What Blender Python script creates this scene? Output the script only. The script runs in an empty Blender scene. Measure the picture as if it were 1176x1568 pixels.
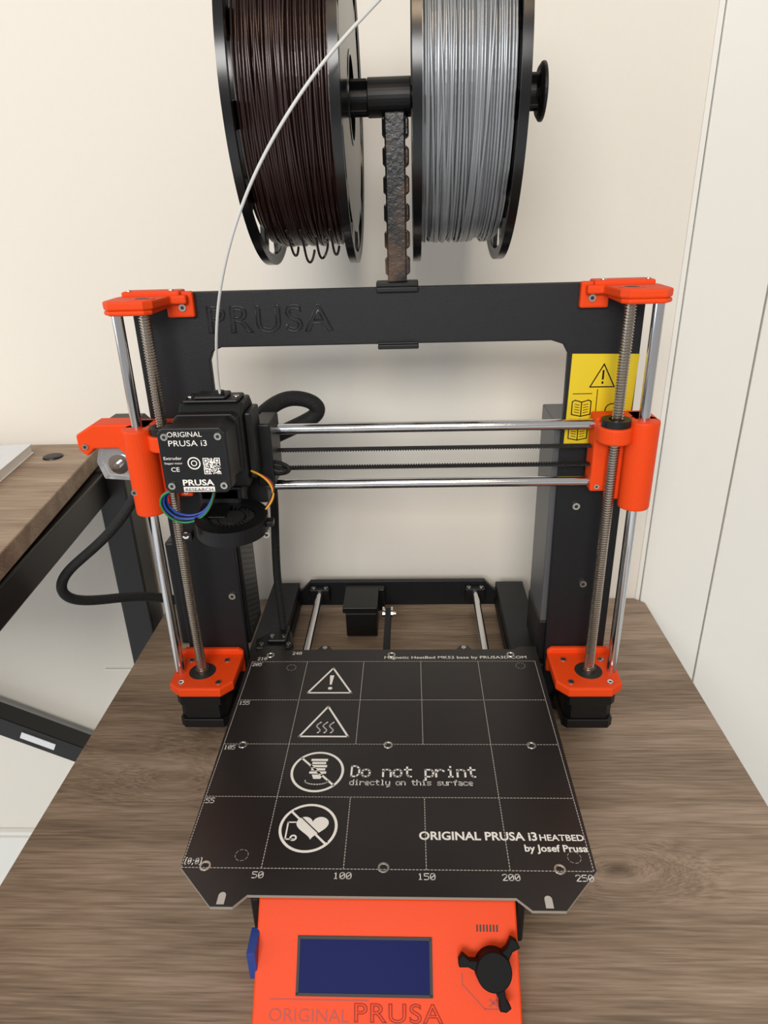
import bpy, bmesh, math, random
from mathutils import Vector, Matrix
random.seed(7)
S=0.001; TZ=520.0
sc=bpy.context.scene
try:
    sc.view_settings.view_transform='Standard'; sc.view_settings.look='None'
except Exception: pass
def W2(p): return Vector((p[0]*S,p[1]*S,(p[2]+TZ)*S))
# ------------------------------------------------------------------ materials
def hexc(h):
    h=h.lstrip('#'); c=[int(h[i:i+2],16)/255 for i in (0,2,4)]
    return tuple((x/12.92 if x<=0.04045 else ((x+0.055)/1.055)**2.4) for x in c)+(1,)
def mat(name,col,rough=0.5,metal=0.0,bump=None,var=0.0,spec=0.5,coat=0.0,emis=None,trans=0,var_scale=60,col2=None):
    m=bpy.data.materials.new(name); m.use_nodes=True; nt=m.node_tree
    b=nt.nodes['Principled BSDF']
    c=hexc(col) if isinstance(col,str) else col
    b.inputs['Base Color'].default_value=c; b.inputs['Roughness'].default_value=rough
    b.inputs['Metallic'].default_value=metal; b.inputs['Specular IOR Level'].default_value=spec
    b.inputs['Coat Weight'].default_value=coat
    b.inputs['Transmission Weight'].default_value=trans
    tc=nt.nodes.new('ShaderNodeTexCoord')
    n=nt.nodes.new('ShaderNodeTexNoise'); n.inputs['Scale'].default_value=(bump[0] if bump else var_scale)
    n.inputs['Detail'].default_value=3
    nt.links.new(tc.outputs['Object'],n.inputs['Vector'])
    if bump:
        bp=nt.nodes.new('ShaderNodeBump'); bp.inputs['Strength'].default_value=bump[1]; bp.inputs['Distance'].default_value=bump[2]
        nt.links.new(n.outputs['Fac'],bp.inputs['Height']); nt.links.new(bp.outputs['Normal'],b.inputs['Normal'])
    v=var if var else 0.04
    mx=nt.nodes.new('ShaderNodeMix'); mx.data_type='RGBA'
    mx.inputs[6].default_value=tuple(x*(1-v) for x in c[:3])+(1,); mx.inputs[7].default_value=tuple(min(1,x*(1+v)) for x in c[:3])+(1,)
    nf=n.outputs['Fac']
    if col2:
        mx.inputs[6].default_value=c; mx.inputs[7].default_value=hexc(col2)
        n2=nt.nodes.new('ShaderNodeTexNoise'); n2.inputs['Scale'].default_value=var_scale; nt.links.new(tc.outputs['Object'],n2.inputs['Vector'])
        mr=nt.nodes.new('ShaderNodeMapRange'); mr.inputs[1].default_value=0.46; mr.inputs[2].default_value=0.66; nt.links.new(n2.outputs['Fac'],mr.inputs[0]); nf=mr.outputs[0]
    nt.links.new(nf,mx.inputs[0]); nt.links.new(mx.outputs[2],b.inputs['Base Color'])
    return m
def wood(name,dark,mid,light,knots=()):
    m=bpy.data.materials.new(name); m.use_nodes=True; nt=m.node_tree; b=nt.nodes['Principled BSDF']
    N=nt.nodes.new; Lk=nt.links.new
    tc=N('ShaderNodeTexCoord')
    vec=tc.outputs['Object']
    acc=None; knotmask=None
    for (kx,ky,r,amp) in knots:
        d=N('ShaderNodeVectorMath'); d.operation='SUBTRACT'; Lk(vec,d.inputs[0]); d.inputs[1].default_value=(kx*S,ky*S,0)
        s2=N('ShaderNodeVectorMath'); s2.operation='MULTIPLY'; Lk(d.outputs[0],s2.inputs[0]); s2.inputs[1].default_value=(0.45,1,0)
        ln=N('ShaderNodeVectorMath'); ln.operation='LENGTH'; Lk(s2.outputs[0],ln.inputs[0])
        q=N('ShaderNodeMath'); q.operation='DIVIDE'; Lk(ln.outputs['Value'],q.inputs[0]); q.inputs[1].default_value=r*S
        pw=N('ShaderNodeMath'); pw.operation='MULTIPLY'; Lk(q.outputs[0],pw.inputs[0]); Lk(q.outputs[0],pw.inputs[1])
        ng=N('ShaderNodeMath'); ng.operation='MULTIPLY'; Lk(pw.outputs[0],ng.inputs[0]); ng.inputs[1].default_value=-1
        ex=N('ShaderNodeMath'); ex.operation='EXPONENT'; Lk(ng.outputs[0],ex.inputs[0])
        if knotmask is None:
            n8=N('ShaderNodeMath'); n8.operation='MULTIPLY'; Lk(pw.outputs[0],n8.inputs[0]); n8.inputs[1].default_value=-16
            knotmask=N('ShaderNodeMath'); knotmask.operation='EXPONENT'; Lk(n8.outputs[0],knotmask.inputs[0])
        mu=N('ShaderNodeMath'); mu.operation='MULTIPLY'; Lk(ex.outputs[0],mu.inputs[0]); mu.inputs[1].default_value=amp
        if acc is None: acc=mu
        else:
            a=N('ShaderNodeMath'); a.operation='ADD'; Lk(acc.outputs[0],a.inputs[0]); Lk(mu.outputs[0],a.inputs[1]); acc=a
    sep=N('ShaderNodeSeparateXYZ'); Lk(vec,sep.inputs[0])
    cmb=N('ShaderNodeCombineXYZ')
    Lk(sep.outputs[0],cmb.inputs[0]); Lk(sep.outputs[1],cmb.inputs[1])
    if acc is not None:
        az=N('ShaderNodeMath'); az.operation='ADD'; Lk(sep.outputs[2],az.inputs[0]); Lk(acc.outputs[0],az.inputs[1]); Lk(az.outputs[0],cmb.inputs[2])
    else: Lk(sep.outputs[2],cmb.inputs[2])
    def noise(scale,sx,sy,detail,dist):
        mp=N('ShaderNodeMapping'); mp.inputs['Scale'].default_value=(sx,sy,sy); Lk(cmb.outputs[0],mp.inputs['Vector'])
        n=N('ShaderNodeTexNoise'); n.inputs['Scale'].default_value=scale; n.inputs['Detail'].default_value=detail; n.inputs['Distortion'].default_value=dist
        Lk(mp.outputs[0],n.inputs['Vector']); return n
    n1=noise(7,0.5,4.5,5,0.9); n2=noise(60,0.4,9,4,0.3); n3=noise(3,0.7,2.0,2,0.3)
    a=N('ShaderNodeMix'); a.data_type='FLOAT'; a.inputs[0].default_value=0.5; Lk(n1.outputs['Fac'],a.inputs[2]); Lk(n2.outputs['Fac'],a.inputs[3])
    a2=N('ShaderNodeMix'); a2.data_type='FLOAT'; a2.inputs[0].default_value=0.2; Lk(a.outputs[0],a2.inputs[2]); Lk(n3.outputs['Fac'],a2.inputs[3])
    cr=N('ShaderNodeValToRGB'); Lk(a2.outputs[0],cr.inputs[0])
    e=cr.color_ramp.elements; e[0].position=0.38; e[0].color=hexc(dark); e[1].position=0.62; e[1].color=hexc(light)
    k=e.new(0.5); k.color=hexc(mid)
    if knotmask is not None:
        km=N('ShaderNodeMix'); km.data_type='RGBA'; Lk(cr.outputs[0],km.inputs[6]); km.inputs[7].default_value=hexc('#4a3a2e')
        k5=N('ShaderNodeMath'); k5.operation='MULTIPLY'; Lk(knotmask.outputs[0],k5.inputs[0]); k5.inputs[1].default_value=0.7; Lk(k5.outputs[0],km.inputs[0])
        Lk(km.outputs[2],b.inputs['Base Color'])
    else: Lk(cr.outputs[0],b.inputs['Base Color'])
    b.inputs['Roughness'].default_value=0.55
    bp=N('ShaderNodeBump'); bp.inputs['Strength'].default_value=0.25; bp.inputs['Distance'].default_value=0.0004; Lk(n2.outputs['Fac'],bp.inputs['Height']); Lk(bp.outputs['Normal'],b.inputs['Normal'])
    return m
M={}
M['wood']=wood('wood_laminate_grey_oak','#6b5949','#8e7a66','#a99583',[(158,-173,17,0.06),(-175,-95,22,0.03),(-240,-60,40,0.03)])
M['wood2']=wood('wood_laminate_desk','#76624f','#99836d','#b19c86')
OR=(0.77,0.060,0.006,1)
M['orange']=mat('orange_printed_plastic',OR,0.5,bump=(900,0.12,0.0002),var=0.06,spec=0.2)
M['blackp']=mat('black_printed_plastic','#0d0d0f',0.45,bump=(700,0.15,0.0002),spec=0.4)
M['frame']=mat('black_powder_coat','#101115',0.45,bump=(1500,0.7,0.0004),var=0.15,spec=0.38)
M['fengr']=mat('engraved_line_black','#020203',0.25)
M['bed']=mat('heatbed_soldermask','#1f1a19',0.3,var=0.05)
M['pcb']=mat('pcb_edge','#8f8a80',0.6)
M['white']=mat('white_print','#ece8e2',0.6)
M['linegrey']=mat('grid_print','#b9b3ab',0.6)
M['steel']=mat('polished_steel','#d8d8da',0.12,1.0)
M['steel2']=mat('lead_screw_steel','#b8aea2',0.26,1.0)
M['screw']=mat('zinc_screw','#c9c5bc',0.28,1.0)
M['sock']=mat('screw_socket','#1c1c1c',0.6)
M['rubber']=mat('black_sleeve','#0c0c0e',0.75,bump=(500,0.8,0.001))
M['motor']=mat('motor_black','#0b0b0d',0.42,spec=0.4)
M['knob']=mat('knob_black','#08080a',0.6,spec=0.15)
M['psu']=mat('psu_grey_metal','#6b6b6e',0.45,0.6)
M['yellow']=mat('yellow_warning_sticker','#dcc019',0.45)
M['blue']=mat('lcd_glass_blue','#081350',0.35,spec=0.04)
M['bluecard']=mat('sd_card_blue','#24408a',0.4)
M['spoolblk']=mat('spool_black_plastic','#0b0b0d',0.22)
M['brown']=mat('brown_filament','#2d1a16',0.27,0.35,spec=0.8)
M['silver']=mat('silver_filament','#999da1',0.34,0.5,spec=0.6)
M['strand']=mat('silver_filament_strand','#c9c9c6',0.4)
M['clear']=mat('clear_plastic','#d6dadc',0.1,trans=0.7)
M['post']=mat('post_dusty_plastic','#111113',0.32,bump=(350,0.5,0.0006),var_scale=35,col2='#57412f')
M['wall']=mat('wall_paint','#e2dcd1',0.75,bump=(180,0.05,0.0006),var=0.015)
M['door']=mat('door_paint','#e6e4dd',0.5,var=0.01)
M['floor']=mat('pale_floor','#d5dbe0',0.4,var=0.03)
M['metalblk']=mat('black_steel_frame','#171413',0.4,bump=(800,0.2,0.0002))
M['paper']=mat('paper_white','#e0e1e2',0.7)
M['lcdeng']=mat('orange_engraved',(0.36,0.018,0.003,1),0.5)
for n,c in (('w_red','#b5281f'),('w_blue','#2b4fb5'),('w_green','#1d7a45'),('w_yel','#d9a51e'),('w_blk','#0d0d0d')): M[n]=mat('wire_'+n,c,0.4)
# ------------------------------------------------------------------ helpers
def empty(name,loc=(0,0,0)):
    e=bpy.data.objects.new(name,None); e.empty_display_size=0.05; e.location=W2(loc); sc.collection.objects.link(e)
    bpy.context.view_layer.update(); return e
def finish(bm,name,mats,parent=None,bevel=0,smooth=False,seg=2):
    bmesh.ops.recalc_face_normals(bm,faces=bm.faces)
    for v in bm.verts: v.co=W2(v.co)
    me=bpy.data.meshes.new(name); bm.to_mesh(me); bm.free()
    for m in (mats if isinstance(mats,(list,tuple)) else [mats]): me.materials.append(M[m])
    o=bpy.data.objects.new(name,me); sc.collection.objects.link(o)
    if smooth:
        for p in me.polygons: p.use_smooth=True
        try: me.set_sharp_from_angle(angle=math.radians(38))
        except Exception: pass
    if bevel:
        b=o.modifiers.new('bevel','BEVEL'); b.width=bevel*S; b.segments=seg; b.limit_method='ANGLE'; b.angle_limit=math.radians(50)
    if parent is not None:
        o.parent=parent; o.matrix_parent_inverse=parent.matrix_world.inverted()
    return o
def box(bm,x0,x1,y0,y1,z0,z1,mi=0,T=None):
    vs=[bm.verts.new(Vector(p)) for p in ((x0,y0,z0),(x1,y0,z0),(x1,y1,z0),(x0,y1,z0),(x0,y0,z1),(x1,y0,z1),(x1,y1,z1),(x0,y1,z1))]
    if T:
        for v in vs: v.co=T@v.co
    for f in ((0,3,2,1),(4,5,6,7),(0,1,5,4),(1,2,6,5),(2,3,7,6),(3,0,4,7)):
        bm.faces.new([vs[i] for i in f]).material_index=mi
def axisT(p0,p1):
    p0=Vector(p0); d=Vector(p1)-p0
    q=Vector((0,0,1)).rotation_difference(d.normalized())
    return Matrix.Translation(p0)@q.to_matrix().to_4x4(), d.length
def cyl(bm,p0,p1,r,seg=24,mi=0,r2=None,rot=0):
    T,L=axisT(p0,p1); r2=r if r2 is None else r2
    a=[];b=[]
    for i in range(seg):
        t=2*math.pi*i/seg+rot; c,s=math.cos(t),math.sin(t)
        a.append(bm.verts.new(T@Vector((r*c,r*s,0)))); b.append(bm.verts.new(T@Vector((r2*c,r2*s,L))))
    for i in range(seg):
        j=(i+1)%seg; f=bm.faces.new((a[i],a[j],b[j],b[i])); f.material_index=mi
    bm.faces.new(a[::-1]).material_index=mi; bm.faces.new(b).material_index=mi
def lathe(bm,prof,p0,p1dir,seg=48,mi=0,closed=False):
    T,_=axisT(p0,(Vector(p0)+Vector(p1dir)))
    rings=[]
    for t,r in prof:
        rings.append([bm.verts.new(T@Vector((r*math.cos(2*math.pi*i/seg),r*math.sin(2*math.pi*i/seg),t))) for i in range(seg)])
    n=len(rings)
    for k in range(n if closed else n-1):
        A,B=rings[k],rings[(k+1)%n]
        for i in range(seg):
            j=(i+1)%seg; f=bm.faces.new((A[i],A[j],B[j],B[i])); f.material_index=mi
def prism(bm,pts,T,t0,t1,mi=0):
    a=[bm.verts.new(T@Vector((x,y,t0))) for x,y in pts]; b=[bm.verts.new(T@Vector((x,y,t1))) for x,y in pts]
    n=len(pts)
    for i in range(n):
        j=(i+1)%n; bm.faces.new((a[i],a[j],b[j],b[i])).material_index=mi
    bm.faces.new(a[::-1]).material_index=mi; bm.faces.new(b).material_index=mi
def poly(bm,pts,T,mi=0):
    bm.faces.new([bm.verts.new(T@Vector((x,y,0))) for x,y in pts]).material_index=mi
def stroke(bm,pts,w,T,mi=0,closed=False):
    n=len(pts)
    for i in range(n if closed else n-1):
        a=Vector(pts[i]); b=Vector(pts[(i+1)%n]); d=b-a
        if d.length<1e-6: continue
        d.normalize(); p=Vector((-d.y,d.x))*w/2; e=d*w*0.4
        poly(bm,[tuple(a-e-p),tuple(b+e-p),tuple(b+e+p),tuple(a-e+p)],T,mi)
def circ(cx,cy,r,n=40,ry=None,a0=0,a1=2*math.pi,end=False):
    ry=r if ry is None else ry
    return [(cx+r*math.cos(a0+(a1-a0)*i/n),cy+ry*math.sin(a0+(a1-a0)*i/n)) for i in range(n+(1 if end else 0))]
def ring(bm,cx,cy,r0,r1,T,mi=0,n=48):
    A=[bm.verts.new(T@Vector((x,y,0))) for x,y in circ(cx,cy,r0,n)]; B=[bm.verts.new(T@Vector((x,y,0))) for x,y in circ(cx,cy,r1,n)]
    for i in range(n):
        j=(i+1)%n; bm.faces.new((A[i],A[j],B[j],B[i])).material_index=mi
def textmesh(s,h,offset=0.0,extr=0.0):
    cu=bpy.data.curves.new('tmp','FONT'); cu.body=s; cu.size=h/0.72; cu.offset=offset; cu.extrude=extr; cu.resolution_u=3
    o=bpy.data.objects.new('tmp',cu); sc.collection.objects.link(o); bpy.context.view_layer.update()
    me=bpy.data.meshes.new_from_object(o.evaluated_get(bpy.context.evaluated_depsgraph_get()))
    bpy.data.objects.remove(o); bpy.data.curves.remove(cu); return me
def text(bm,s,x0,x1,y,h,T,mi=0,offset=0.0,extr=0.0):
    me=textmesh(s,h,offset,extr)
    xs=[v.co.x for v in me.vertices]; a,b=min(xs),max(xs); k=(x1-x0)/(b-a)
    for v in me.vertices: v.co=T@Vector((x0+(v.co.x-a)*k,y+v.co.y,v.co.z))
    t=bmesh.new(); t.from_mesh(me)
    for f in t.faces: f.material_index=mi
    t.to_mesh(me); t.free(); bm.from_mesh(me); bpy.data.meshes.remove(me)
G={'D':[[(0,0),(0,6),(2.5,6),(4,4.5),(4,1.5),(2.5,0),(0,0)]],
'o':[[(1,0),(3,0),(4,1),(4,3),(3,4),(1,4),(0,3),(0,1),(1,0)]],
'n':[[(0,0),(0,4)],[(0,3),(1,4),(3,4),(4,3),(4,0)]],
't':[[(1.5,5.5),(1.5,1),(2.5,0),(3.6,0)],[(0.2,4),(3.6,4)]],
'p':[[(0,-2),(0,4)],[(0,4),(3,4),(4,3),(4,1),(3,0),(0,0)]],
'r':[[(0,0),(0,4)],[(0,2.5),(1.5,4),(3,4),(4,3.2)]],
'i':[[(1,4),(2,4),(2,0)],[(1,0),(3,0)],[(2,5.5),(2,5.9)]],
'd':[[(4,6),(4,0),(1,0),(0,1),(0,3),(1,4),(4,4)]],
'e':[[(0,2),(4,2),(4,3),(3,4),(1,4),(0,3),(0,1),(1,0),(3.5,0)]],
'c':[[(4,3.5),(3,4),(1,4),(0,3),(0,1),(1,0),(3,0),(4,.5)]],
'l':[[(1,6),(2,6),(2,0)],[(1,0),(3,0)]],
'y':[[(0,4),(0,1),(1,0),(4,0)],[(4,4),(4,-1),(3,-2),(1,-2)]],
'h':[[(0,0),(0,6)],[(0,3),(1,4),(3,4),(4,3),(4,0)]],
's':[[(4,3.6),(3,4),(1,4),(0,3),(1,2),(3,2),(4,1),(3,0),(1,0),(0,.4)]],
'u':[[(0,4),(0,1),(1,0),(3,0),(4,1)],[(4,4),(4,0)]],
'f':[[(4,5.6),(3,6),(2,5),(2,0)],[(0.5,4),(3.5,4)]],
'a':[[(0.5,4),(3,4),(4,3),(4,0),(1,0),(0,1),(1,2),(4,2)]],
'0':[[(1,0),(3,0),(4,1),(4,5),(3,6),(1,6),(0,5),(0,1),(1,0)],[(0,1),(4,5)]],
'1':[[(1,5),(2,6),(2,0)],[(1,0),(3,0)]],
'2':[[(0,5),(1,6),(3,6),(4,5),(4,4),(0,0),(4,0)]],
'4':[[(3,0),(3,6),(0,2),(4,2)]],
'5':[[(4,6),(0,6),(0,3.5),(3,3.5),(4,2.5),(4,1),(3,0),(0,0)]],
'[':[[(3,-.5),(1.5,-.5),(1.5,6.5),(3,6.5)]],']':[[(1,-.5),(2.5,-.5),(2.5,6.5),(1,6.5)]],';':[[(2,4),(2,3.5)],[(2,.8),(1.5,-.8)]],' ':[]}
def stext(bm,s,x0,x1,y,h,w,T,mi=0):
    adv=(x1-x0)/(len(s)-1+0.72); k=adv*0.72/4
    for i,ch in enumerate(s):
        for pl in G[ch]: stroke(bm,[(x0+i*adv+px*k,y+py*h/6) for px,py in pl],w,T,mi)
def tube(name,pts,r,m,parent,res=6,bres=4,cyclic=False):
    cu=bpy.data.curves.new(name,'CURVE'); cu.dimensions='3D'; cu.bevel_depth=r*S; cu.bevel_resolution=bres; cu.resolution_u=res; cu.use_fill_caps=True
    sp=cu.splines.new('NURBS'); sp.points.add(len(pts)-1)
    for i,p in enumerate(pts): sp.points[i].co=tuple(W2(p))+(1,)
    sp.order_u=min(4,len(pts)); sp.use_endpoint_u=not cyclic; sp.use_cyclic_u=cyclic
    o=bpy.data.objects.new(name,cu); sc.collection.objects.link(o); bpy.context.view_layer.update()
    me=bpy.data.meshes.new_from_object(o.evaluated_get(bpy.context.evaluated_depsgraph_get())); bpy.data.objects.remove(o); bpy.data.curves.remove(cu)
    me.name=name; me.materials.clear(); me.materials.append(M[m])
    for p in me.polygons: p.use_smooth=True
    o=bpy.data.objects.new(name,me); sc.collection.objects.link(o)
    if parent is not None: o.parent=parent; o.matrix_parent_inverse=parent.matrix_world.inverted()
    return o
def capscrew(bm,p,d,r=2.8,h=2.2,mi=0,ms=1):
    p=Vector(p); d=Vector(d).normalized()
    cyl(bm,p,p+d*h,r,20,mi,r2=r*0.93); cyl(bm,p+d*(h-0.2),p+d*(h+0.06),r*0.5,6,ms)
def TX(x,y,z): return Matrix.Translation((x,y,z))
def TF(y): return Matrix.Translation((0,y,0))@Matrix.Rotation(math.pi/2,4,'X')

# ------------------------------------------------------------------ room
WY=190.0
bm=bmesh.new(); box(bm,-1500,281,WY,WY+100,-TZ,2000); box(bm,281,1500,WY+14,WY+100,-TZ,2000); finish(bm,'wall_back','wall')
bm=bmesh.new(); box(bm,-1500,1500,-2900,WY+100,-TZ-50,-TZ); finish(bm,'floor','floor')
bm=bmesh.new(); box(bm,284,361,WY-4,WY+13.9,-TZ,1900); box(bm,278.5,283.5,WY-1.5,WY-0.05,-TZ,1900); finish(bm,'trim_1','door',bevel=1.2)
bm=bmesh.new(); box(bm,364,1180,WY-2,WY+13.9,-TZ+6,1880)
finish(bm,'door_1','door',bevel=1.0)
bm=bmesh.new(); box(bm,-1500,277,WY-13,WY-0.05,-TZ,-390); box(bm,-1500,277,WY-9,WY-0.05,-390,-383); finish(bm,'baseboard_back','door',bevel=1.5)
bm=bmesh.new()
for x0,x1,z0,z1 in ((-375,-335,-104,-101),(-337,-334,-250,-101)): box(bm,x0,x1,WY-2.5,WY-0.05,z0,z1)
finish(bm,'trim_2','door',bevel=0.5)

# ------------------------------------------------------------------ side table
tab=empty('side_table',(0,-110,-20))
bm=bmesh.new()
c=10
prism(bm,[(-272+c,186),(-272,186-c),(-272,-410),(286,-410),(286,186-c),(286-c,186)],TX(0,0,0),-22,0)
finish(bm,'table_top','wood',tab,bevel=1.0)
bm=bmesh.new()
for x in (-262,246):
    for y in (-400,146): box(bm,x,x+30,y,y+30,-TZ,-22.05)
box(bm,-232,246,-395,-375,-52,-22.05); box(bm,-232,246,151,171,-52,-22.05); box(bm,-257,-237,-370,146,-52,-22.05); box(bm,251,271,-370,146,-52,-22.05)
finish(bm,'table_legs','metalblk',tab,bevel=1.5)

# ------------------------------------------------------------------ desk (left)
desk=empty('desk',(-800,-50,180))
DZ=200
bm=bmesh.new()
prism(bm,[(-1400,184),(-318,184),(-284,-78),(-246,-370),(-1400,-370)],TX(0,0,0),DZ-18,DZ)
finish(bm,'desk_top','wood2',desk,bevel=1.2)
def beam(bm,a,b,w,h):
    a=Vector(a); b=Vector(b); d=(b-a); L=d.length; d.normalize()
    up=Vector((0,0,1)); 
    if abs(d.z)>0.95: up=Vector((0,1,0))
    s=d.cross(up).normalized(); u=s.cross(d).normalized()
    vs=[]
    for t in (0,L):
        for i,j in ((-1,-1),(1,-1),(1,1),(-1,1)): vs.append(bm.verts.new(a+d*t+s*(w/2*i)+u*(h/2*j)))
    for f in ((0,1,2,3),(7,6,5,4),(0,4,5,1),(1,5,6,2),(2,6,7,3),(3,7,4,0)): bm.faces.new([vs[i] for i in f])
bm=bmesh.new()
beam(bm,(-318,150,DZ-36),(-274,-360,DZ-36),28,30)
beam(bm,(-1380,165,DZ-40),(-300,165,DZ-40),25,30)
beam(bm,(-301,165,DZ-18.5),(-301,165,-TZ),32,32)
beam(bm,(-1380,165,DZ-18.5),(-1380,165,-TZ),32,32); beam(bm,(-1380,-350,DZ-18.5),(-1380,-350,-TZ),32,32)
beam(bm,(-301,160,-262),(-700,160,-60),26,28)
finish(bm,'desk_frame','metalblk',desk,bevel=2)
bm=bmesh.new(); lathe(bm,[(0,0.1),(1.5,0.1),(2,8),(1.5,9.5),(0,10)],(-350,140,DZ+0.02),(0,0,1),24); finish(bm,'desk_bolt_cap','motor',desk,smooth=True)
bm=bmesh.new()
box(bm,-22,22,-1,0,-5,5,0,Matrix.Translation((-460,146.8,-181))@Matrix.Rotation(math.radians(26.9),4,'Y')); finish(bm,'beam_label','paper',desk)
book=empty('notebook',(-450,60,205))
bm=bmesh.new()
T=Matrix.Translation((-381,182,0))@Matrix.Rotation(math.radians(7.8),4,'Z')
box(bm,-200,0,-280,-28,DZ+0.1,DZ+1.5,0,T); box(bm,-198,-1,-278,-30,DZ+1.5,DZ+9,1,T); box(bm,-200,0,-280,-28,DZ+9,DZ+10.5,0,T)
finish(bm,'notebook_block',['paper','white'],book,bevel=0.4)

# ------------------------------------------------------------------ PRINTER
pr=empty('desktop_3d_printer',(0,-20,0))
bm=bmesh.new()
U=[(-186,10),(-133,10),(-133,322),(-130,329),(-123,332),(121,332),(130,329),(134,322),(135,10),(186,10),(186,366),(180,372),(-180,372),(-186,366)]
prism(bm,U,TF(0),-6,0)
box(bm,-132.9,134.9,0.2,5.8,10,44)
finish(bm,'gantry_frame','frame',pr,bevel=0.8)
bm=bmesh.new()
for x,z in ((165,222),(162,128),(-152,196),(-140,118),(150,200)): capscrew(bm,(x,0,z),(0,-1,0),3.2,2.0)
finish(bm,'frame_screws',['screw','sock'],pr,smooth=True)
def outline_word(word,size,depth,res,fn):
    cu=bpy.data.curves.new('logo','FONT'); cu.body=word; cu.size=size; cu.fill_mode='NONE'; cu.bevel_depth=depth; cu.bevel_resolution=res; cu.space_character=1.1
    o=bpy.data.objects.new('tmp',cu); sc.collection.objects.link(o); bpy.context.view_layer.update()
    me=bpy.data.meshes.new_from_object(o.evaluated_get(bpy.context.evaluated_depsgraph_get())); bpy.data.objects.remove(o)
    xs=[v.co.x for v in me.vertices]; ys=[v.co.y for v in me.vertices]
    for v in me.vertices: v.co=fn((v.co.x-min(xs))/(max(xs)-min(xs)),(v.co.y-min(ys))/(max(ys)-min(ys)),v.co.z)
    b=bmesh.new(); b.from_mesh(me); return b
bm=outline_word('PRUSA',25,0.5,1,lambda a,b,z:Vector((-131+a*93,-z*0.6,342+b*20)))
finish(bm,'frame_engraving','fengr',pr)
bm=bmesh.new()
prism(bm,[(137,322),(186,321),(184,252),(136,252)],TF(0),0.02,0.25,0)
t=TF(-0.35)
stroke(bm,[(152,297),(170,297),(161,314)],0.9,t,1,True); stroke(bm,[(161,309),(161,303)],1.4,t,1); stroke(bm,[(161,300.6),(161,299.8)],1.4,t,1)
stroke(bm,[(140,292),(154,292)],0.6,t,1)
for cx,cz in ((147,281),(146,262)):
    stroke(bm,[(cx-7,cz-5),(cx-7,cz+5),(cx-5,cz+6),(cx,cz+4.5),(cx+5,cz+6),(cx+7,cz+5),(cx+7,cz-5),(cx,cz-6.5)],0.8,t,1,True); stroke(bm,[(cx,cz-6),(cx,cz+4.5)],0.8,t,1)
    for k in range(4): stroke(bm,[(cx-5,cz+3-2*k),(cx-1.5,cz+2.2-2*k)],0.5,t,1); stroke(bm,[(cx+5,cz+3-2*k),(cx+1.5,cz+2.2-2*k)],0.5,t,1)
stroke(bm,circ(170,279,5,14),0.8,t,1,True); stroke(bm,[(138,271),(184,271)],0.6,t,1); stroke(bm,[(158,295),(158,254)],0.6,t,1)
finish(bm,'warning_sticker',['yellow','fengr'],pr)
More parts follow.
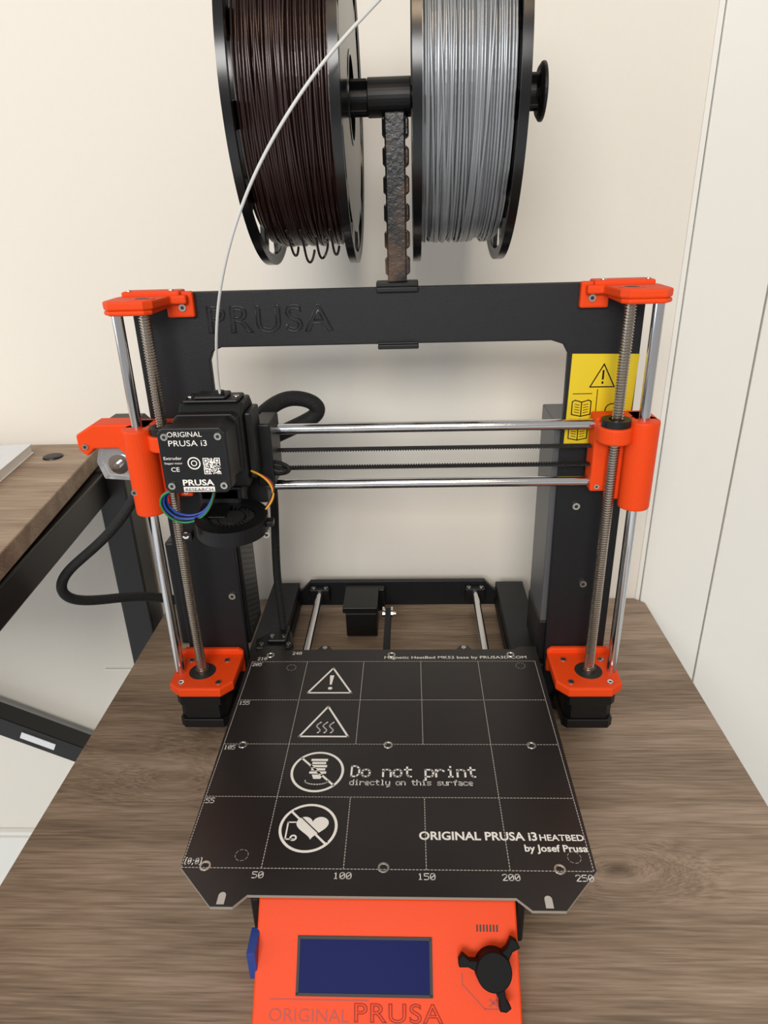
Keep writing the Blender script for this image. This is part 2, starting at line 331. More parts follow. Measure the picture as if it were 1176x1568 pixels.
for sgn,nm in ((-1,'z_top_left'),(1,'z_top_right')):
    bm=bmesh.new()
    def X(pts): return [(p[0]*sgn,p[1]) for p in pts]
    prism(bm,X([(141,0),(141,-12),(152,-12),(156,-38),(161,-43),(185,-43),(191,-36),(191,-12),(187,0)]),TX(0,0,0),365,371)
    prism(bm,X([(157,-2),(191,-12),(191,-36),(185,-43),(161,-43),(157,-38)]),TX(0,0,0),361.5,365)
    prism(bm,[(138*sgn,355),(158*sgn,355),(158*sgn,373),(138*sgn,373)],TF(0),0,6)
    box(bm,min(146*sgn,188*sgn),max(146*sgn,188*sgn),-10,6.2,368,374)
    finish(bm,nm,'orange',pr,bevel=1.4)
    bm=bmesh.new()
    lathe(bm,[(0,5),(0.3,5),(0.35,8.5),(0,8.5)],(166*sgn,-28,371),(0,0,1),28,0)
    cyl(bm,(166*sgn,-28,370.9),(166*sgn,-28,371.15),6.5,24,1)
    finish(bm,nm+'_hole',['orange','sock'],pr)
    bm=bmesh.new(); capscrew(bm,(146*sgn,-6,362),(0,-1,0),2.8,1.2); capscrew(bm,(153*sgn,-4,374),(0,0,1),2.2,0.6); capscrew(bm,(184*sgn,-4,374),(0,0,1),2.2,0.6)
    finish(bm,nm+'_screws',['screw','sock'],pr,smooth=True)
    bm=bmesh.new(); cyl(bm,(185*sgn,-30,46),(185*sgn,-30,366),4,28); finish(bm,'z_smooth_rod','steel',pr,smooth=True)
    bm=bmesh.new(); prof=[]; z=0
    while z<306: prof+= [(z,3.2),(z+0.5,4.1),(z+1.1,4.1),(z+1.6,3.2)]; z+=2
    lathe(bm,[(0,0.1)]+prof+[(306,0.1)],(166*sgn,-30,60),(0,0,1),18); finish(bm,'z_lead_screw','steel2',pr)
    bm=bmesh.new()
    prism(bm,X([(136,0),(136,-44),(145,-54),(180,-54),(190,-46),(192,0)]),TX(0,0,0),51,60)
    prism(bm,[(136*sgn,40),(192*sgn,40),(192*sgn,62),(188*sgn,65),(140*sgn,65),(136*sgn,62)],TF(0),0,5)
    finish(bm,('z_bottom_left','z_bottom_right')[sgn>0],'orange',pr,bevel=1.6)
    bm=bmesh.new(); cyl(bm,(166*sgn,-30,59.9),(166*sgn,-30,60.2),11.5,32,0)
    cyl(bm,(166*sgn,-30,60.2),(166*sgn,-30,64),6,24,1)
    finish(bm,'z_coupler_well',['sock','steel2'],pr,smooth=True)
    bm=bmesh.new()
    for dx,dy in ((-16,-16),(16,-16),(-16,15),(16,15)): capscrew(bm,(164*sgn+dx*1.0,-30+dy,60),(0,0,1),2.7,1.0)
    finish(bm,'z_motor_screws',['screw','sock'],pr,smooth=True)
    bm=bmesh.new()
    def oct_(cx,cy,h,c): return [(cx-h,cy-h+c),(cx-h+c,cy-h),(cx+h-c,cy-h),(cx+h,cy-h+c),(cx+h,cy+h-c),(cx+h-c,cy+h),(cx-h+c,cy+h),(cx-h,cy+h-c)]
    prism(bm,oct_(164*sgn,-30,21,4),TX(0,0,0),40,50.9); prism(bm,oct_(164*sgn,-30,19.6,5),TX(0,0,0),25,40); prism(bm,oct_(164*sgn,-30,21,4),TX(0,0,0),16,25)
    finish(bm,'z_motor','motor',pr,bevel=0.8)
bm=bmesh.new()
for sx in (-1,1):
    for (x,ya,yb) in ((100*sx,-200,-0.2),(125*sx,6.2,158)):
        box(bm,x-15,x+15,ya,yb,10,16); box(bm,x-15,x+15,ya,yb,34,40); box(bm,x-6,x+6,ya,yb,16,34)
        box(bm,x-15,x-11,ya,yb,16,20);box(bm,x+11,x+15,ya,yb,16,20);box(bm,x-15,x-11,ya,yb,30,34);box(bm,x+11,x+15,ya,yb,30,34)
finish(bm,'aluminium_extrusions','frame',pr,bevel=0.5)
bm=bmesh.new()
for x,y in ((-100,-190),(100,-190),(-125,148),(125,148),(-150,-2),(150,-2)): cyl(bm,(x,y,0.05),(x,y,10),7,20,r2=9)
finish(bm,'rubber_feet','rubber',pr,smooth=True)
bm=bmesh.new()
prism(bm,[(-140,10),(140,10),(140,22),(108,30),(98,41),(-98,41),(-108,30),(-140,22)],TF(158),-6,0); prism(bm,[(-110,10),(110,10),(110,34),(98,40),(-98,40),(-110,34)],TF(-201),-1,5)
finish(bm,'y_axis_plates','frame',pr,bevel=0.8)
bm=bmesh.new()
for sx in (-1,1): cyl(bm,(87*sx,-200,30),(87*sx,160,30),4,24)
finish(bm,'y_smooth_rods','steel',pr,smooth=True)
bm=bmesh.new()
for sx in (-1,1):
    for y in (-200,148): box(bm,87*sx-11,87*sx+11,y,y+9,20,36)
finish(bm,'y_rod_holders','blackp',pr,bevel=1)
bm=bmesh.new()
for sx in (-1,1):
    capscrew(bm,(87*sx-7,152,36),(0,0,1),2.4,1.2); capscrew(bm,(87*sx+7,152,36),(0,0,1),2.4,1.2)
finish(bm,'y_holder_screws',['screw','sock'],pr,smooth=True)
bm=bmesh.new(); prism(bm,oct_(0,0,17,4),Matrix.Translation((-33,122,18))@Matrix.Rotation(math.pi/2,4,'Y'),-21,12)
box(bm,-58,-14,145,155,10,38); box(bm,-57,-20,104,146,33,40)
finish(bm,'y_motor','motor',pr,bevel=1)
bm=bmesh.new(); lathe(bm,[(0,0.1),(0,8),(2,8),(2,6),(9,6),(9,8),(11,8),(11,2.5),(14,2.5),(14,0.1)],(-15,116,25),(1,0,0),24,0)
finish(bm,'y_pulley','steel',pr,smooth=True)
bm=bmesh.new(); box(bm,-12,-6,-190,116,31,32.4); box(bm,-12,-6,-190,116,18,19.4); finish(bm,'y_belt','rubber',pr)
BX,BY,BZ=-126.2,-222.3,59.3
bm=bmesh.new()
prism(bm,[(-105,-215),(-80,-225),(80,-225),(105,-215),(60,-120),(105,-25),(80,-2),(-80,-2),(-105,-25),(-60,-120)],TX(0,0,0),44,49)
for sx in (-1,1):
    for y in (-180,-60): box(bm,87*sx-12,87*sx+12,y,y+30,29,44)
finish(bm,'y_carriage','frame',pr,bevel=0.8)
bed=bmesh.new()
out=[(-126,-222),(-101,-247.5),(-88,-247.5),(-81,-240),(75,-240),(83,-247.5),(102,-247.5),(125,-222),(127.5,6),(112,6),(108,2),(70,2),(66,8),(60,8),(56,2),(-56,2),(-60,8),(-66,8),(-70,2),(-98,2),(-102,8),(-118,8),(-129,-6)]
prism(bed,out,TX(0,0,0),BZ-2.2,BZ)
for f in bed.faces: f.material_index=0 if abs(sum(v.co.z for v in f.verts)/len(f.verts)-BZ)<0.01 else 1
finish(bed,'heatbed',['bed','pcb'],pr)
T=TX(BX,BY,BZ+0.08)
bm=bmesh.new()
def dash(x0,y0,x1,y1,w=0.5,d=1.5,g=0.7):
    a=Vector((x0,y0)); b=Vector((x1,y1)); L=(b-a).length; u=(b-a)/L; p=Vector((-u.y,u.x))*w/2; t=0
    while t<L:
        s=a+u*t; e=a+u*min(L,t+d); poly(bm,[tuple(s-p),tuple(e-p),tuple(e+p),tuple(s+p)],T,1); t+=d+g
for X_ in (0.8,249.4): dash(X_,0,X_,207)
for X_ in (50,200): dash(X_,0,X_,207)
for X_ in (100,150): dash(X_,0,X_,55); dash(X_,105,X_,207)
for Y_ in (0,55,105,155,206.5): dash(0.8,Y_,249.4,Y_)
for s,xa,xb,y in (('[0;0]',1.5,12.5,2.5),('50',45.5,52,-6.5),('100',94.5,105,-6.5),('150',145,155,-6.5),('200',195,205,-6.5),('250',238,248,-6.5),('55',2,7.5,49.5),('105',2,10,99.5),('155',2,10,149.5),('205',2,10,200.5),('210',5,13,209),('240',35,43,217)):
    stext(bm,s,xa,xb,y,4.0,0.5,T,0)
text(bm,'Magnetic HeatBed MK52 base by PRUSA3D.COM',118,243,210.5,3.8,T,0,0.03)
stext(bm,'Do not print',99,186.5,73.5,9.6,1.35,T,0); stext(bm,'directly on this surface',98.5,183.5,65.8,4.6,0.7,T,0)
text(bm,'ORIGINAL PRUSA i3',146,220,21.5,6.2,T,0,0.22); text(bm,'HEATBED',221.5,249,21.5,4.6,T,0,0.12); text(bm,'by Josef Prusa',211,249.5,13.5,5,T,0,0.16)
def tri(cx,y0,y1,w,th=1.6):
    stroke(bm,[(cx-w/2,y0),(cx+w/2,y0),(cx,y1)],th,T,0,True)
tri(74,164,197,36); poly(bm,[(72.2,187),(75.8,187),(74.8,174.5),(73.2,174.5)],T,0); poly(bm,circ(74,169.8,1.8,14),T,0)
tri(75,113,147,37)
for k in (-5,0,5):
    stroke(bm,[(75+k+1.6*math.sin(i*0.9),117+i*1.45) for i in range(9)],1.1,T,0)
for cy in (78,30): ring(bm,74.6,cy,17.2,19.0,T,0)
cy=78
for k in range(5):
    poly(bm,[(69+(k%2),cy+12-3*k),(81-(k%2),cy+12-3*k),(81-(k%2),cy+9.8-3*k),(69+(k%2),cy+9.8-3*k)],T,0)
poly(bm,[(71,cy-3),(79,cy-3),(77.5,cy-7),(72.5,cy-7)],T,0)
stroke(bm,circ(75,cy-9,8,14,3,math.pi*0.95,math.pi*2.05,True),0.9,T,0)
stroke(bm,[(74.6-12.5,cy+12.5),(74.6+12.5,cy-12.5)],1.6,T,0)
cy=30
hp=[]
for i in range(48):
    t=2*math.pi*i/48; hp.append((77+0.66*16*math.sin(t)**3,cy+0.62*(13*math.cos(t)-5*math.cos(2*t)-2*math.cos(3*t)-math.cos(4*t))+1))
poly(bm,hp,T,0)
stroke(bm,[(66,cy+4),(61,cy+4),(61,cy-9),(66,cy-9)],1.0,T,0); ring(bm,66,cy-8,1.2,2.4,T,0,16)
T2=TX(BX,BY,BZ+0.14)
stroke(bm,[(74.6-12.3,cy+12.3),(74.6+12.3,cy-12.3)],1.5,T2,0)
stroke(bm,[(74.6-11.0,cy+13.6),(74.6+13.6,cy-11.0)],0.8,T2,2)
for x,y in ((36,9),(240,9.5),(37,198),(236,200)):
    for k in range(8):
        stroke(bm,circ(x,y,4,3,4,k*math.pi/4,k*math.pi/4+0.45,True),0.4,T,1)
finish(bm,'heatbed_markings',['white','linegrey','bed'],pr)
bm=bmesh.new()
for x in (-111,-2,103.5):
    for y in (-221,-118,-6):
        lathe(bm,[(0,3.6),(0.35,3.4),(0.35,2.4),(-0.5,1.9),(-0.5,0.05)],(x,y,BZ+0.02),(0,0,1),20,0)
        cyl(bm,(x,y,BZ-0.6),(x,y,BZ+0.12),1.3,6,1)
for x in (-63,63): lathe(bm,[(0,2.2),(0.4,2.2),(0.4,0.1)],(x,5,BZ),(0,0,1),16,0)
finish(bm,'heatbed_screws',['screw','sock'],pr)
bm=bmesh.new()
for x in (-95.5,93): prism(bm,[(x-2.2,-246),(x+2.2,-246)]+circ(x,-240.5,2.2,8,2.2,0,math.pi,True),TX(0,0,0),BZ+0.02,BZ+0.12)
finish(bm,'heatbed_pads','linegrey',pr)
bm=bmesh.new(); prism(bm,[(-128,8),(-96,8),(-94,16),(-98,34),(-118,36),(-130,22)],TX(0,0,0),50,58); box(bm,-118,-100,14,38,58,62)
finish(bm,'heatbed_cable_cover','blackp',pr,bevel=1.5)
bm=bmesh.new()
for x,y,z in ((-123,13,58),(-98,13,58),(-114,20,62),(-103,20,62)): capscrew(bm,(x,y,z),(0,0,1),2.0,1)
finish(bm,'cable_cover_screws',['screw','sock'],pr,smooth=True)
# ------------------------------------------------------------------ X axis
bm=bmesh.new()
cyl(bm,(-190,-16,273),(196,-16,273),4,28); cyl(bm,(-190,-16,228),(196,-16,228),4,28)
finish(bm,'x_smooth_rods','steel',pr,smooth=True)
bm=bmesh.new()
def belt(z,up):
    box(bm,-205,170,-19,-13,z,z+1.0)
    x=-95
    while x<154: box(bm,x,x+1,-19,-13,z-0.7*up if up>0 else z+1,z if up>0 else z+1.7); x+=2
belt(256,1); belt(241,-1)
finish(bm,'x_belt','rubber',pr)
for sgn in (-1,1):
    bm=bmesh.new(); s=sgn
    def bx(a,b,*r): box(bm,min(a*s,b*s),max(a*s,b*s),*r)
    bx(153,172,-24,-5,222,280); bx(170,194,-26,-5,216,280)
    cyl(bm,(185*s,-30,212),(185*s,-30,280),11.5,32); bx(178,196,-30,-8,213,280)
    cyl(bm,(165*s,-31,264),(165*s,-31,276),12.5,32); bx(153.5,175,-30,-8,262,278)
    if s<0:
        prism(bm,[(-236,262),(-230,256),(-224,262),(-205,262),(-196,252),(-190,252),(-190,281),(-222,281),(-236,273)],TF(-24),-20,0)
    finish(bm,('x_end_left','x_end_right')[s>0],'orange',pr,bevel=1.4,smooth=False)
    bm=bmesh.new(); lathe(bm,[(0,5),(0,8),(3,8),(3,5),(5,5.5),(5,10.5),(0,10.5)],(165*s,-31,276),(0,0,1),28); finish(bm,'trapezoidal_nut','blackp',pr,smooth=True)
    bm=bmesh.new()
    for x,z in ((158,226),(158,270)): capscrew(bm,(x*s,-24 if z<250 else -30,z),(0,-1,0),2.0,0.6)
    if s<0: capscrew(bm,(-230,-24,264),(0,-1,0),2.6,1.2); capscrew(bm,(-197,-24,264),(0,-1,0),2.6,1.2); capscrew(bm,(-192,-39,232),(0,-1,0),2.6,1.2)
    finish(bm,'x_end_screws',['screw','sock'],pr,smooth=True)
bm=bmesh.new(); prism(bm,oct_(-212,260,16,4),TF(-4),-30,0); finish(bm,'x_motor','motor',pr,bevel=0.8)
bm=bmesh.new(); prism(bm,[(-222,236),(-196,234),(-196,262),(-222,262),(-226,250)],TF(-6),0,14); finish(bm,'x_pulley_guard','clear',pr,bevel=1)
bm=bmesh.new(); lathe(bm,[(0,0.1),(0,8),(2,8),(2,6),(10,6),(10,8),(12,8),(12,2.5),(16,2.5),(16,0.1)],(-209,-8,248),(0,-1,0),24); finish(bm,'x_pulley','steel',pr,smooth=True)
# ------------------------------------------------------------------ extruder
bm=bmesh.new()
box(bm,-145,-92,-34,-3,220,282)
cyl(bm,(-146,-16,273),(-90,-16,273),9,28); cyl(bm,(-130,-16,228),(-100,-16,228),9,28)
box(bm,-97,-84,-40,-6,236,284)
finish(bm,'x_carriage','blackp',pr,bevel=1.5)
bm=bmesh.new()
prism(bm,[(-66,246),(-30,246),(-30,298),(-36,305),(-58,305),(-66,297)],Matrix(((0,0,1,0),(1,0,0,0),(0,1,0,0),(0,0,0,1))),-141,-97)
box(bm,-138,-100,-60,-38,305,307.5); box(bm,-130,-108,-60,-42,307.5,310); box(bm,-97,-92,-60,-34,250,298); box(bm,-133,-103,-66,-44,236,246)
finish(bm,'extruder_body','blackp',pr,bevel=1.8)
bm=bmesh.new()
TM=TF(-66)
prism(bm,oct_(-120,279.5,21.8,3.5),TM,0,8); prism(bm,oct_(-120,279.5,20.8,5),TM,8,28); prism(bm,oct_(-120,279.5,21.8,3.5),TM,28,39)
finish(bm,'extruder_motor','motor',pr,bevel=0.7)
bm=bmesh.new(); t=TF(-105.15)
x0=-141.8; z1=301.3
def fx(px): return x0+(px-238)/105*43.6
def fz(py): return z1-(py-660)/87*43.6
stroke(bm,[(-140,259.5),(-100,259.5),(-100,299.5),(-140,299.5)],0.25,t,1,True)
text(bm,'ORIGINAL',fx(254),fx(307),fz(671),3.4,t,0,0.0); text(bm,'PRUSA i3',fx(254),fx(313),fz(683),3.9,t,0,0.0)
text(bm,'Extruder',fx(243),fx(271),fz(701),2.1,t,0,0.0); text(bm,'Stepper motor',fx(243),fx(271),fz(707),1.4,t,0,0.0); text(bm,'CE',fx(252),fx(265),fz(717),3,t,0,0.02)
ring(bm,fx(289),fz(706),3.4,4.2,t,0,24); ring(bm,fx(289),fz(706),1.4,2.0,t,0,24)
qx,qz,qs=fx(303),fz(721),11.0/21
for i in range(21):
    for j in range(21):
        fnd=any((i in r1 and j in r2) for r1,r2 in ((range(7),range(7)),(range(7),range(14,21)),(range(14,21),range(14,21))))
        if fnd:
            a=i if i<7 else i-14; b=j if j<7 else j-14; on=(a in(0,6) or b in (0,6) or (2<=a<=4 and 2<=b<=4))
        else: on=random.random()<0.5
        if on: poly(bm,[(qx+i*qs,qz+j*qs),(qx+(i+1)*qs,qz+j*qs),(qx+(i+1)*qs,qz+(j+1)*qs),(qx+i*qs,qz+(j+1)*qs)],t,0)
text(bm,'PRUSA',fx(267),fx(316),fz(736),4.0,t,0,0.14)
poly(bm,[(fx(267),fz(745)),(fx(316),fz(745)),(fx(316),fz(738)),(fx(267),fz(738))],t,0); text(bm,'RESEARCH',fx(270),fx(313),fz(744),2.2,TF(-105.25),1,0.02)
finish(bm,'extruder_label',['white','sock'],pr)
bm=bmesh.new()
for x in (-137,-103):
    for z in (263,296): capscrew(bm,(x,-105,z),(0,-1,0),2.5,1.2)
for x in (-135,-103): capscrew(bm,(x,-50,307.5),(0,0,1),2.0,0.6)
finish(bm,'extruder_screws',['screw','sock'],pr,smooth=True)
TBf=Matrix.Translation((-107,-84,227))@Matrix.Rotation(math.radians(5),4,'X')
bm=bmesh.new()
def shell(z0,z1,r0,r1):
    for (ra,rb,za,zb) in ((r0,r1,z1,z1),(r1,r1,z1,z0),(r1,r0,z0,z0),(r0,r0,z0,z1)):
        A=[bm.verts.new(TBf@Vector((ra*math.cos(k*math.pi/24),ra*math.sin(k*math.pi/24),za))) for k in range(48)]
        B=[bm.verts.new(TBf@Vector((rb*math.cos(k*math.pi/24),rb*math.sin(k*math.pi/24),zb))) for k in range(48)]
        for k in range(48):
            j=(k+1)%48; bm.faces.new((A[k],A[j],B[j],B[k]))
shell(-5.5,5.5,23.5,25); shell(4.6,5.5,16,24); shell(-5.5,-4.5,0.1,24)
box(bm,-25,-4,-2,30,-5.5,5.5,0,TBf); box(bm,22,29,-4,3,-2,2,0,TBf); box(bm,-30,-23,-20,-14,-3,3,0,TBf)
finish(bm,'blower_housing','motor',pr,bevel=0.4)
bm=bmesh.new()
T0=TBf
cyl(bm,T0@Vector((0,0,-4.4)),T0@Vector((0,0,4.2)),9,28)
for k in range(26):
    a=k*2*math.pi/26
    box(bm,10,15.6,-0.35,0.35,-4.3,4,0,TBf@Matrix.Rotation(a,4,'Z'))
finish(bm,'blower_impeller','rubber',pr)
bm=bmesh.new(); cyl(bm,(-118,-48,236),(-118,-48,214),9,24)
for k in range(5): cyl(bm,(-118,-48,214+k*4),(-118,-48,216+k*4),11,24)
cyl(bm,(-118,-48,214),(-118,-48,204),5,6); cyl(bm,(-118,-48,204),(-118,-48,199),3.5,6,r2=0.8)
finish(bm,'hotend','steel2',pr)
bm=bmesh.new(); box(bm,-134,-104,-66,-44,205,246); finish(bm,'hotend_shroud','blackp',pr,bevel=2)
bm=bmesh.new(); capscrew(bm,(-134,-102,226),(0,-1,0.3),2.4,2.0); capscrew(bm,(-84,-86,220),(0.3,-1,0),2.4,5)
finish(bm,'blower_screws',['screw','sock'],pr,smooth=True)
for nm,m,dy,dr in (('wire_blue','w_blue',0,0),('wire_green','w_green',2,2.5),('wire_red','w_red',-1,5),('wire_black','w_blk',3,1),('wire_violet','w_blue',4,-2.5),('wire_green_2','w_green',-2,4),('wire_black_2','w_blk',1,6.5)):
    tube(nm,[(-128,-92+dy,258),(-144-dr*.5,-94+dy,258-dr*.3),(-153-dr*.4,-92+dy,247),(-147,-88+dy,232-dr*.6),(-130,-86+dy,229-dr*.3),(-119+dr*.3,-84+dy,240),(-116,-82+dy,256)],0.8,m,pr)
for nm,m,d in (('wire_yellow','w_yel',0),('wire_red_2','w_red',1.5),('wire_black_3','w_blk',3)):
    tube(nm,[(-96+d,-60,256-d),(-87+d,-62,253),(-79+d,-66,246),(-79-d,-72,238),(-85,-76,233)],0.8,m,pr)
tube('sensor_wire_loop',[(-92,-30,252),(-84,-34,254),(-72,-36,251),(-73,-36,244),(-88,-34,243),(-96,-30,247)],1.4,'rubber',pr)
tube('sensor_wire_loop_inner',[(-92,-32,250),(-85,-36,251),(-75,-38,248),(-77,-38,245),(-88,-36,245),(-96,-30,248)],1.1,'rubber',pr)
tube('extruder_cable_sleeve',[(-100,0,278),(-88,18,288),(-70,26,287),(-58,28,280),(-57,30,271),(-70,28,265),(-92,16,258)],6.2,'rubber',pr)
tube('heatbed_cable_sleeve',[(-96,4,215),(-98,16,205),(-104,30,160),(-108,36,110),(-106,34,85),(-106,34,61)],3.6,'rubber',pr)
tube('x_motor_cable',[(-196,-2,242),(-202,-4,222),(-218,-8,198),(-244,-16,174),(-268,-26,158),(-276,-30,142),(-268,-26,128),(-246,-8,120),(-226,12,112),(-206,26,100),(-185,34,88)],4.2,'rubber',pr)
bm=bmesh.new(); box(bm,-196,-131,8,56,62,166); finish(bm,'electronics_box','blackp',pr,bevel=2)
bm=bmesh.new(); TT=Matrix(((0,0,1,-130.8),(1,0,0,0),(0,1,0,0),(0,0,0,1)))
for i in range(7):
    for j in range(16):
        y=14+i*5.5; z=74+j*5.4+(i%2)*2.7
        poly(bm,circ(y,z,2.0,6),TT,0)
finish(bm,'electronics_box_vents','psu',pr)
bm=bmesh.new(); box(bm,130,181,6.5,62,86,268); finish(bm,'power_supply','psu',pr,bevel=1)
bm=bmesh.new(); box(bm,129,182,6.5,63,44,86); finish(bm,'power_supply_cover','blackp',pr,bevel=1.5)
# ------------------------------------------------------------------ LCD
ang=math.atan2(47,46)
Tl=Matrix.Translation((0,-236,52))@Matrix.Rotation(ang,4,'X')
bm=bmesh.new()
TS=Matrix(((0,0,1,0),(1,0,0,0),(0,1,0,0),(0,0,0,1)))
prism(bm,[(-236,52),(-230,50),(-226,6),(-278,3),(-281.5,3),(-283,4)],TS,-75.5,75.5)
finish(bm,'lcd_case','orange',pr,bevel=2.2,seg=3)
bm=bmesh.new()
LX0,LX1,LY0,LY1=-50.5,25.5,-48,-20
def slot(x0,x1,y0,y1,h0,h1,mi): box(bm,x0,x1,y0,y1,h0,h1,mi,Tl)
slot(LX0-0.8,LX1+0.8,LY0-0.8,LY0+0.8,-1,0.6,1); slot(LX0-0.8,LX1+0.8,LY1-0.8,LY1+0.8,-1,0.6,1); slot(LX0-0.8,LX0+0.8,LY0,LY1,-1,0.6,1); slot(LX1-0.8,LX1+0.8,LY0,LY1,-1,0.6,1)
slot(LX0,LX1,LY0,LY1,-1,0.3,0)
finish(bm,'lcd_screen',['blue','sock'],pr)
bm=bmesh.new()
for k in range(7): slot(52+k*1.9,52.9+k*1.9,-16,-12.5,-0.2,0.15,0)
finish(bm,'buzzer_grille','sock',pr)
bm=bmesh.new(); kc=(60,-33)
cyl(bm,Tl@Vector((kc[0],kc[1],0)),Tl@Vector((kc[0],kc[1],13)),10.4,36,r2=9.8)
for a in (47,165,287):
    r=math.radians(a)
    TT=Tl@Matrix.Translation((kc[0],kc[1],3))@Matrix.Rotation(r,4,'Z')
    prism(bm,[(8,-3.0),(14,-1.6),(18.5,-3.4),(20,0),(19,3.4),(14,2.0),(8,3.0)],TT,0,8)
finish(bm,'control_knob','knob',pr,bevel=0.6)
bm=bmesh.new(); tl=Tl@TX(0,0,0.15)
stroke(bm,[(43,-37),(43,-42),(55,-53.5),(66,-53.5)],0.6,tl,0); stroke(bm,[(62,-45),(62,-50.5),(67,-50.5)],0.6,tl,0)
stroke(bm,[(-66,-50.5),(-10,-50.5)],0.6,tl,0); stroke(bm,[(58,-49),(62,-52)],0.9,tl,0); stroke(bm,[(62,-49),(58,-52)],0.9,tl,0)
text(bm,'ORIGINAL',-66,-21,-61,6.5,tl,0,-0.05)
finish(bm,'lcd_engraving','lcdeng',pr)
bm=outline_word('PRUSA',10,0.25,0,lambda a,b,z:Tl@Vector((-18+a*50,-61+b*9.5,z*0.6)))
finish(bm,'lcd_logo','lcdeng',pr)
bm=bmesh.new(); box(bm,-79,-74,-262,-246,18,40)
finish(bm,'sd_card','bluecard',pr,bevel=0.5)
bm=bmesh.new()
for s in (-1,1): box(bm,min(76*s,82*s),max(76*s,82*s),-234,-206,12,48)
finish(bm,'lcd_supports','blackp',pr,bevel=1.5)
# ------------------------------------------------------------------ spool holder
sh=empty('spool_holder',(9,3,375))
bm=bmesh.new()
box(bm,-6,24,-3,10,372.2,376); box(bm,-6,24,-3,-0.1,368.5,372.2); box(bm,-6,24,6.1,10,329,372.2); box(bm,-6,24,-3,10,328.5,331.9); box(bm,-6,24,-3,-0.1,331.9,333.5)
finish(bm,'frame_clip','blackp',sh,bevel=0.8)
bm=bmesh.new()
box(bm,2.5,16,-7,11,376,480)
z=380
while z<476:
    prism(bm,[(15.5,z),(18.4,z+2),(18.4,z+11),(15.5,z+13)],TF(-8),-19,0); prism(bm,[(3,z),(1,z+2),(1,z+11),(3,z+13)],TF(-8),-19,0); z+=17
finish(bm,'post','post',sh,bevel=1.2)
AZ=489
bm=bmesh.new()
cyl(bm,(-8,2,AZ),(20,2,AZ),11.5,36); cyl(bm,(-72,2,AZ),(100,2,AZ),7,28)
lathe(bm,[(0,0.1),(0,14),(2,17),(4,17),(5,12),(5,0.1)],(101,2,AZ),(1,0,0),36)
for x0_,x1_ in ((-19,-8),(86,101)):
    for k in range(4):
        TT=Matrix.Translation((0,2,AZ))@Matrix.Rotation(math.pi/4+k*math.pi/2,4,'X'); box(bm,x0_,x1_,-1.2,1.2,5,13,0,TT)
finish(bm,'axle','blackp',sh,bevel=0.6)
# ------------------------------------------------------------------ spools
def spool(name,x0,x1,fm,R=100,rf=86):
    e=empty(name,((x0+x1)/2,2,AZ))
    bm=bmesh.new()
    for xa,xb in ((x0,x0+4.0),(x1-4.0,x1)):
        w=xb-xa
        lathe(bm,[(0,93),(w,93),(w,97),(w+0.6,98),(w+0.6,R),(-0.6,R),(-0.6,98),(0,97)],(xa,2,AZ),(1,0,0),96,0,True)
        lathe(bm,[(0.5,24),(w-0.5,24),(w-0.5,80),(0.5,80)],(xa,2,AZ),(1,0,0),96,0,True)
        for k in range(12):
            TT=Matrix.Translation((0,2,AZ))@Matrix.Rotation(k*math.pi/6+0.2,4,'X'); box(bm,xa+0.6,xb-0.6,-7,7,79,94,0,TT)
    lathe(bm,[(0,24),(x1-x0,24),(x1-x0,27),(0,27)],(x0,2,AZ),(1,0,0),64,0,True)
    finish(bm,'flanges_and_hub','spoolblk',e,smooth=True)
    bm=bmesh.new(); prof=[(x0+4.1,27)]; x=x0+4.2; d=1.75
    while x+d<x1-4.0:
        r=rf+random.choice((0,0,0.5,-0.6,1.0,-1.1))
        for k in range(6):
            a=math.pi*(k+0.5)/6; prof.append((x+d/2-d/2*math.cos(a),r-0.9+0.9*math.sin(a)))
        x+=d
    prof.append((x1-4.1,27))
    lathe(bm,prof,(0,2,AZ),(1,0,0),96,0,True)
    finish(bm,'wound_filament',fm,e,smooth=False)
    cu=bpy.data.curves.new('loops','CURVE'); cu.dimensions='3D'; cu.bevel_depth=0.85*S; cu.bevel_resolution=2; cu.resolution_u=2
    for k in range(34):
        xa=random.uniform(x0+7,x1-7); xb=min(max(xa+random.uniform(-9,9),x0+6),x1-6); ph=random.uniform(0,6.28); ro=rf+random.uniform(0.3,2.0)
        n=40; sp=cu.splines.new('POLY'); sp.points.add(n-1); sp.use_cyclic_u=True
        for i in range(n):
            t=2*math.pi*i/n; x=xa+(xb-xa)*(0.5-0.5*math.cos(t+ph)); sp.points[i].co=tuple(W2((x,2+ro*math.cos(t),AZ+ro*math.sin(t))))+(1,)
    o=bpy.data.objects.new('tmp',cu); sc.collection.objects.link(o); bpy.context.view_layer.update()
    me=bpy.data.meshes.new_from_object(o.evaluated_get(bpy.context.evaluated_depsgraph_get())); bpy.data.objects.remove(o); bpy.data.curves.remove(cu)
    me.materials.clear(); me.materials.append(M[fm])
    for p in me.polygons: p.use_smooth=True
    o=bpy.data.objects.new('crossing_strands',me); sc.collection.objects.link(o); o.parent=e; o.matrix_parent_inverse=e.matrix_world.inverted()
    return e
s1=spool('filament_spool',-80,-18,'brown'); s2=spool('filament_spool.001',21,81,'silver')
for k,(x,w,dp) in enumerate(((-52,5,11),(-43,6,8),(-33,3,6),(-61,3,6))):
    tube('loose_loop_%d'%(k+1),[(x,-40,AZ-77),(x,-25,AZ-85),(x-w*.3,-14,AZ-88-dp),(x+w*.5,-8,AZ-89-dp),(x+w,-12,AZ-86-dp*.4)] if k!=1 else [(x,-30,AZ-82),(x-1,-16,AZ-88-dp),(x+w*.4,-10,AZ-90-dp),(x+w,-12,AZ-87),(x+w,-20,AZ-84)],0.85,'brown',s1)
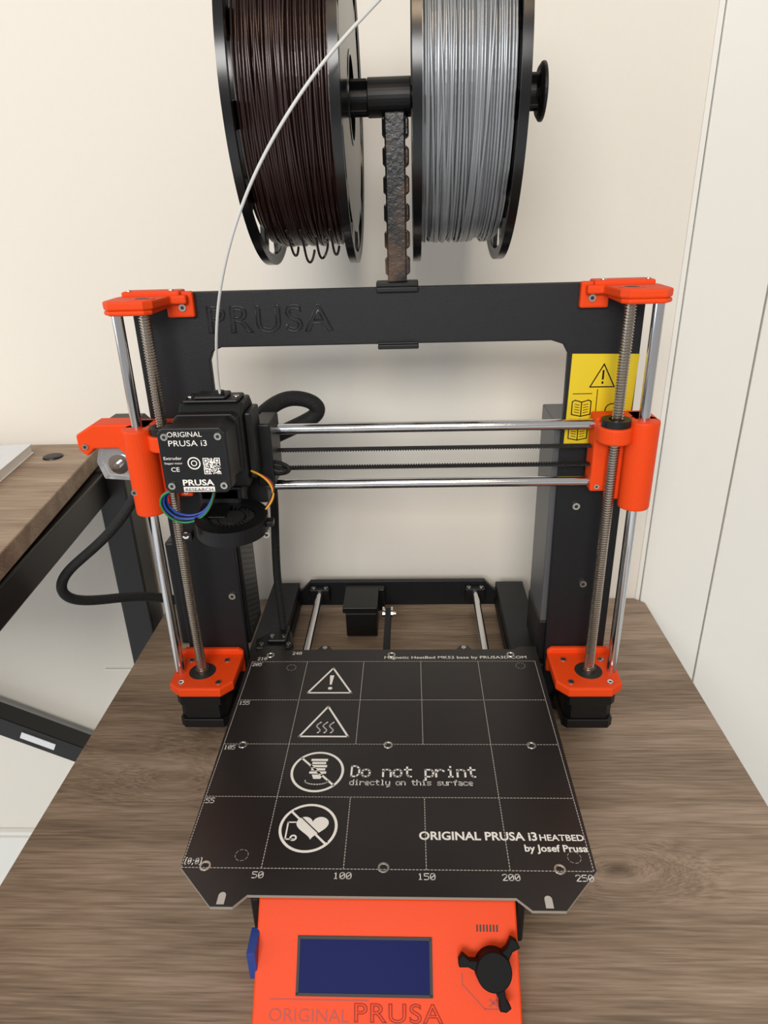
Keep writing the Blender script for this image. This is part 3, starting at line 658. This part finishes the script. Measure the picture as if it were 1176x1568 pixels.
tube('filament_strand',[(36,-76,552),(27,-88,540),(15,-98,526),(-2,-108,510),(-24,-114,490),(-46,-115,465),(-66,-112,438),(-83,-103,408),(-96,-91,378),(-105,-76,350),(-111,-62,326),(-113,-54,308),(-113,-54,296)],0.9,'strand',None,res=8)
bm=bmesh.new(); cyl(bm,(-113,-54,307.4),(-113,-54,312.5),3.2,20); finish(bm,'filament_inlet','blackp',pr,smooth=True)

# ------------------------------------------------------------------ camera
P=[17.5749,-508.3605,421.3442,-0.0449,0.4164,-0.0296,1039.0056]
cy_,sy_=math.cos(P[3]),math.sin(P[3]); cp,sp_=math.cos(P[4]),math.sin(P[4])
f=Vector((sy_*cp,cy_*cp,-sp_)); r=Vector((cy_,-sy_,0)); u=r.cross(f)
cr,sr=math.cos(P[5]),math.sin(P[5]); r,u=r*cr+u*sr,-r*sr+u*cr
cd=bpy.data.cameras.new('camera'); co=bpy.data.objects.new('camera',cd); sc.collection.objects.link(co)
co.matrix_world=Matrix.Translation(W2(P[:3]))@Matrix((r,u,-f)).transposed().to_4x4()
cd.sensor_fit='VERTICAL'; cd.sensor_height=36; cd.sensor_width=27; cd.lens=P[6]/1568*36; cd.clip_start=0.01
sc.camera=co
# ------------------------------------------------------------------ light
w=bpy.data.worlds.new('daylight'); sc.world=w; w.use_nodes=True; nt=w.node_tree
bg=nt.nodes['Background']; bg.inputs[1].default_value=0.43
tc=nt.nodes.new('ShaderNodeTexCoord'); sx=nt.nodes.new('ShaderNodeSeparateXYZ'); nt.links.new(tc.outputs['Generated'],sx.inputs[0])
mr=nt.nodes.new('ShaderNodeMapRange'); mr.inputs[1].default_value=-1; mr.inputs[2].default_value=1; nt.links.new(sx.outputs[0],mr.inputs[0])
rp=nt.nodes.new('ShaderNodeValToRGB'); rp.color_ramp.elements[0].color=(0.90,0.96,1.04,1); rp.color_ramp.elements[1].color=(0.95,0.88,0.80,1)
nt.links.new(mr.outputs[0],rp.inputs[0]); nt.links.new(rp.outputs[0],bg.inputs[0])
def area(name,loc,tgt,sx_,sy_,e,col):
    l=bpy.data.lights.new(name,'AREA'); l.shape='RECTANGLE'; l.size=sx_; l.size_y=sy_; l.energy=e; l.color=col
    o=bpy.data.objects.new(name,l); sc.collection.objects.link(o); o.location=loc
    d=Vector(tgt)-Vector(loc); o.rotation_euler=d.to_track_quat('-Z','Y').to_euler(); return o
area('window_daylight',(-0.35,-2.6,1.85),(0,0.1,0.8),1.4,0.65,52,(1,0.98,0.95))
area('window_daylight_side',(-2.4,-0.9,1.2),(-0.2,0.2,0.5),1.4,1.5,20,(0.87,0.94,1))
area('ceiling_lamp',(0.1,-1.5,2.3),(0,-0.1,0.7),0.35,0.35,7,(1,0.75,0.5))
